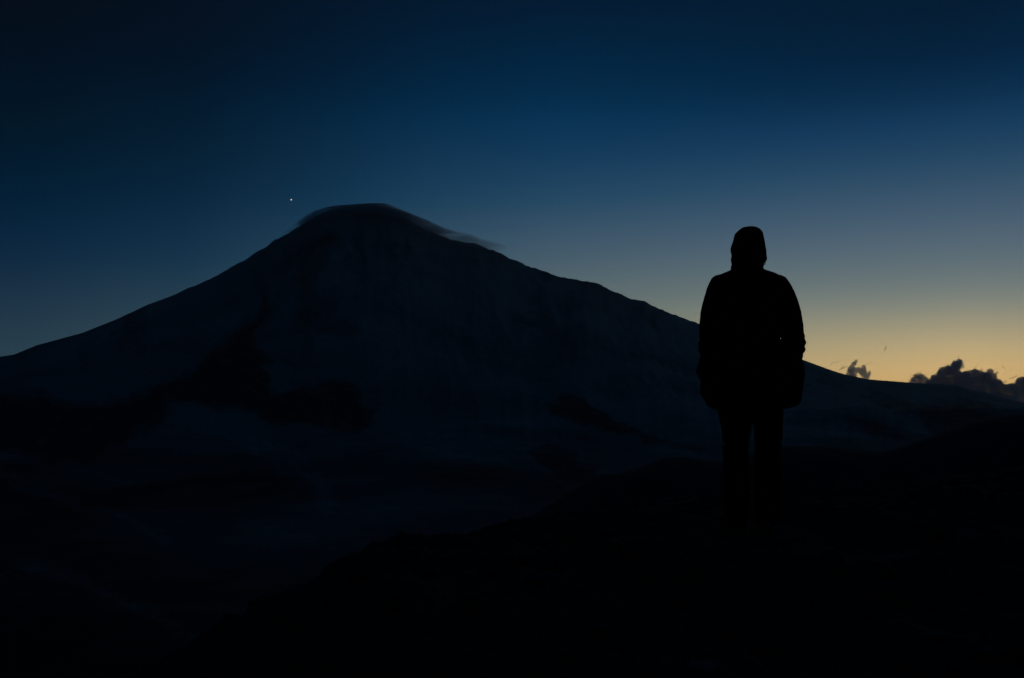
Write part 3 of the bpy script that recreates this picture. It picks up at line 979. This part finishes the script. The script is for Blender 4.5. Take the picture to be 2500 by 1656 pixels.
def cumulus(poly, n, rmin, rmax, seed, rough):
    """lumps packed inside an outline, spread in depth as far as the cloud is tall"""
    rg = np.random.default_rng(seed)
    poly = np.array(poly, float)
    lo, hi = poly.min(0), poly.max(0)
    gx_, gy_ = np.meshgrid(np.arange(lo[0], hi[0], 0.8), np.arange(lo[1], hi[1], 0.8))
    p = np.stack([gx_.ravel(), gy_.ravel()], 1) + rg.uniform(-0.4, 0.4, size=(gx_.size, 2))
    d = -poly_sd(p[:, 0], p[:, 1], poly)
    ok = d > rmin * 0.5
    p, d = p[ok], np.clip(d[ok], rmin, rmax)
    bm = bmesh.new()
    vts, fcs, nv = [], [], 0
    left = np.ones(len(p), bool)
    order = d * rg.uniform(0.75, 1.0, len(d))
    while left.any() and n > 0:
        n -= 1
        k = int(np.argmax(np.where(left, order, -1)))
        r = float(d[k])
        left &= np.hypot(p[:, 0] - p[k, 0], p[:, 1] - p[k, 1]) > 0.62 * r
        c = cpt(p[k, 0], p[k, 1], rg.normal() * 0.5 * r * MPP)
        T_, F_ = ICO[0 if r < 5 else 1]
        fcs.append(F_ + nv); vts.append(T_ * np.array([r, r * 1.3, r]) * MPP + np.array(c)); nv += len(T_)
    me = bpy.data.meshes.new('tmp')
    me.from_pydata(np.concatenate(vts).tolist(), [], np.concatenate(fcs).tolist())
    bm.from_mesh(me); bpy.data.meshes.remove(me)
    edge_pts = [(poly[i] + (poly[i + 1] - poly[i]) * t) for i in range(1, len(poly) - 2) for t in (0.2, 0.5, 0.8)]
    for e in edge_pts:                              # torn flicks along the rim
        if rg.random() < 0.5:
            a_ = rg.uniform(-0.3, 2.2)
            ln = rg.uniform(1.5, 5.0)
            r_ = rg.uniform(0.6, 1.1)
            z_ = rg.normal() * 2 * MPP
            wisp(bm, [(e[0], e[1], r_), (e[0] + math.cos(a_) * ln * .5, e[1] - math.sin(a_) * ln * .5, r_ * 0.8), (e[0] + math.cos(a_ - .5) * ln, e[1] - math.sin(a_ - .5) * ln, r_ * 0.45)], z_)
    me = fuse(bm, 'cloud', 0.8 * MPP, 1)
    q = 1 / (5.5 * MPP)
    wrinkle(me, lambda x, y, z: rough * MPP * fbm(x * q, y * q, z * q, 4, 0.6))
    return me


def wisps(cl, mat, *lines):
    for pts in lines:
        b_ = bmesh.new(); wisp(b_, pts)
        bmesh.ops.recalc_face_normals(b_, faces=b_.faces[:])
        w_ = bpy.data.meshes.new('wisp'); b_.to_mesh(w_); b_.free()
        wrinkle(w_, lambda x, y, z: 0.7 * MPP * fbm(x / (4 * MPP), y / (4 * MPP), z / (4 * MPP), 3, 0.6))
        link_mesh('wisp', w_, mat, cl)


m_c1, _, _ = mist('thick_cloud', 0.034)
m_c2, _, _ = mist('thin_cloud', 0.026)
m_c3, _, _ = mist('faint_cloud', 0.011, (0.93, 0.9, 0.86))

bank = [(2215, 1000), (2255, 936), (2268, 926), (2276, 917), (2288.7, 910.8), (2293, 899.4), (2299, 896), (2310, 894), (2313.4, 890), (2319, 894), (2323, 887), (2334, 880),
        (2340, 873), (2343, 878), (2350, 883), (2352, 890), (2351, 897), (2344, 901), (2342, 909), (2352, 907.7), (2365, 905), (2381, 900), (2392.6, 904),
        (2403, 907.7), (2408, 911), (2412, 901), (2422, 900), (2425, 906), (2428, 912), (2437, 907), (2432, 918), (2434.5, 925), (2442, 931), (2453.5, 939),
        (2466, 936), (2476, 934), (2484, 925), (2490, 920), (2500, 919), (2530, 911), (2570, 905), (2620, 925), (2680, 945), (2720, 970), (2740, 1000)]
cl = link_mesh('cloud', cumulus(bank, 2500, 1.0, 11, 3, 2.4), m_c1)
tag(cl, 'large dark cumulus bank with a knobbed top at the right end of the ridge', 'cloud', 'clouds over the glowing horizon')
wisps(cl, m_c2, [(2461, 926, 1.2), (2472, 923, 1.9), (2482, 918, 1.6)], [(2378, 901, 2), (2383, 895, 1.6), (2385, 891, 1.0)], [(2428, 904, 1.2), (2433, 900, 1.0), (2438, 901, .8)],
            [(2447, 935, 2), (2455, 931, 2.6), (2458, 934, 2)], [(2350, 899, 2.2), (2355, 897, 1.4)], [(2394, 903, 1.5), (2398, 897, 1.0), (2404, 897, 0.8)], [(2352, 888, 1.6), (2355, 883, 1.0)])
wisps(cl, m_c3, [(2447, 893, 1.5), (2450, 898, 2.4), (2457, 903, 1.3)], [(2468, 901, 1.5), (2472, 898, 1.6)])

lump = [(2212, 1000), (2220, 932), (2225, 924), (2230, 916), (2238, 912), (2246, 912), (2252, 915), (2262, 918), (2264, 925), (2268, 930), (2280, 1000)]
cl = link_mesh('cloud', cumulus(lump, 600, 1.0, 7, 5, 2.2), mist('lump_cloud', 0.026)[0])
tag(cl, 'small ragged cloud puff against the left flank of the cumulus bank', 'cloud', 'clouds over the glowing horizon')
wisps(cl, m_c2, [(2230, 917, 2), (2240, 911, 1.6), (2251, 908, 1.1)], [(2218, 931, 1.6), (2221, 924, 1.4), (2227, 911, 1.0)], [(2256, 916, 1.5), (2264, 913, 0.9)])

torn = [(2060, 985), (2064, 921), (2066, 912), (2068, 904), (2072, 896), (2078, 889), (2084, 881), (2090, 876), (2095, 878), (2093, 884), (2091, 890), (2086, 894.5), (2094, 896.5), (2102, 897.5), (2105, 891), (2111, 890), (2114, 896), (2114, 905), (2117, 911),
        (2122, 905), (2126, 907), (2126, 914), (2122, 921), (2118, 928), (2106, 925), (2099, 915), (2094, 911), (2092, 914), (2094, 985)]
cl = link_mesh('cloud', cumulus(torn, 600, 1.2, 7, 8, 1.9), mist('torn_cloud', 0.027)[0])
tag(cl, 'small torn cloud with curled wisps behind the snow ridge, nearest the person', 'cloud', 'clouds over the glowing horizon')
wisps(cl, m_c2, [(2086, 888, 2.2), (2091, 884, 1.6), (2096, 883, 1.0)], [(2106, 893, 1.6), (2114, 891, 1.3), (2122, 888, 1.0), (2128, 885, 0.8)],
            [(2113, 919, 2.2), (2120, 917, 2.2), (2125, 911, 1.8), (2124, 906, 1.4), (2116, 905, 1.0)], [(2116, 926, 3), (2122, 922, 2.4)],
            [(2049, 905, 1.6), (2055, 898, 2.0), (2060, 892, 1.3)], [(2057, 900, 2.2), (2064, 896, 1.8), (2072, 896, 1.4)])
wisps(cl, m_c3, [(2028, 891, 1.7), (2032, 885, 2.2), (2041, 885, 2.2), (2047, 883, 1.6), (2052, 880, 1.1)], [(2015, 897, 1.6), (2019, 895, 1.4)],
            [(2146, 892, 1.6), (2149, 888, 1.5)])
bm = bmesh.new()
wisp(bm, [(2160, 856, 2.6), (2162, 850, 3.2), (2163, 846, 2.4)])
wisp(bm, [(2173, 846, 1.3), (2176, 845, 1.3)])
cl = link_mesh('cloud', fuse(bm, 'cloud', 0.5 * MPP, 1), mist('scrap_cloud', 0.015, (0.93, 0.9, 0.86))[0])
tag(cl, 'tiny faint cloud scrap floating high above the ridge', 'cloud', 'clouds over the glowing horizon')

# veil of cloud over the summit, blown down the right shoulder
cap = np.array([(690, 586, 590), (698, 569, 582), (718, 557, 574), (754, 533, 560), (772, 521, 552), (800, 509.5, 546), (825, 503, 544), (884, 499, 540), (920, 497, 540), (942, 497.5, 540),
                (955, 502, 548), (1002, 521, 566), (1043, 538, 582), (1085, 557, 597), (1117, 566, 608), (1153, 574, 616), (1178, 584, 624), (1221, 596, 630), (1243, 606, 624)], float)
xs = np.linspace(690, 1243, 120)
top = np.interp(xs, cap[:, 0], cap[:, 1]); bot = np.interp(xs, cap[:, 0], cap[:, 2])
taper = np.clip(np.minimum((xs - 692) / 110, (1245 - xs) / 60), 0.03, 1) ** 0.7
rows = []
for xx, tp, bt, tpz in zip(xs, top, bot, taper):
    ring = []
    for k in range(36):
        t = 2 * math.pi * k / 36
        hh = (bt - tp) / 2 * tpz
        py = tp + hh - hh * math.copysign(abs(math.sin(t)) ** 1.9, math.sin(t))
        u, s = us(xx, py)
        y = YC - 20 + 210 * tpz * math.copysign(abs(math.cos(t)) ** 1.9, math.cos(t))
        ring.append((float(u) * YC, y, float(s) * YC))
    rows.append(ring)
rows = np.array(rows)
summit = rows[len(rows) // 2].mean(0)
me = grid_mesh('cloud', rows - summit, wrap=True)
bm = bmesh.new(); bm.from_mesh(me)
bmesh.ops.holes_fill(bm, edges=[e for e in bm.edges if e.is_boundary])
bmesh.ops.recalc_face_normals(bm, faces=bm.faces[:])
bm.to_mesh(me); bm.free()
m_cap, nt, v = mist('summit_veil', 0.006, (0.70, 0.71, 0.74), 0.1)
nz = noise_node(nt, 0.006, 5, 0.6, 'Object', (0.35, 0.6, 2.4))
rp = ramp_node(nt, nz, [(0.38, (0.06, 0.06, 0.06)), (0.60, (1, 1, 1))])
tcn = nt.nodes.new('ShaderNodeTexCoord'); spx = nt.nodes.new('ShaderNodeSeparateXYZ')
nt.links.new(tcn.outputs['Object'], spx.inputs[0])
mr = nt.nodes.new('ShaderNodeMapRange'); mr.interpolation_type = 'SMOOTHSTEP'
mr.inputs[1].default_value = -120; mr.inputs[2].default_value = 560; mr.inputs[3].default_value = 0.034; mr.inputs[4].default_value = 0.0042
nt.links.new(spx.outputs[0], mr.inputs[0])
ml = nt.nodes.new('ShaderNodeMath'); ml.operation = 'MULTIPLY'
nt.links.new(rp, ml.inputs[0]); nt.links.new(mr.outputs[0], ml.inputs[1])
nt.links.new(ml.outputs[0], v.inputs['Density'])
m_cap.cycles.volume_step_rate = 0.3
cl = link_mesh('cloud', me, m_cap)
cl.location = summit
tag(cl, 'thin veil of cloud draped over the volcano summit, trailing down its right shoulder', 'cloud')

# ------------------------------------------------------------------ the evening star
u, s = us(711, 488)
SD = 40000.0
bm = bmesh.new()
ball(bm, (0, 0, 0), SD / F * 1.1, SD / F * 1.1, SD / F * 1.5, 2)
sm_ = bpy.data.meshes.new('star'); bm.to_mesh(sm_); bm.free()
m_star = bpy.data.materials.new('starlight'); m_star.use_nodes = True
nt = m_star.node_tree; nt.nodes.clear()
em = nt.nodes.new('ShaderNodeEmission'); em.inputs[0].default_value = (1.0, 0.93, 0.84, 1); em.inputs[1].default_value = 1.5
oo = nt.nodes.new('ShaderNodeOutputMaterial'); nt.links.new(em.outputs[0], oo.inputs[0])
star = link_mesh('star', sm_, m_star)
star.location = (float(u) * SD, SD, float(s) * SD)
star.rotation_euler = (0, math.radians(-28), 0)
tag(star, 'single bright white star in the blue sky left of the summit', 'star')
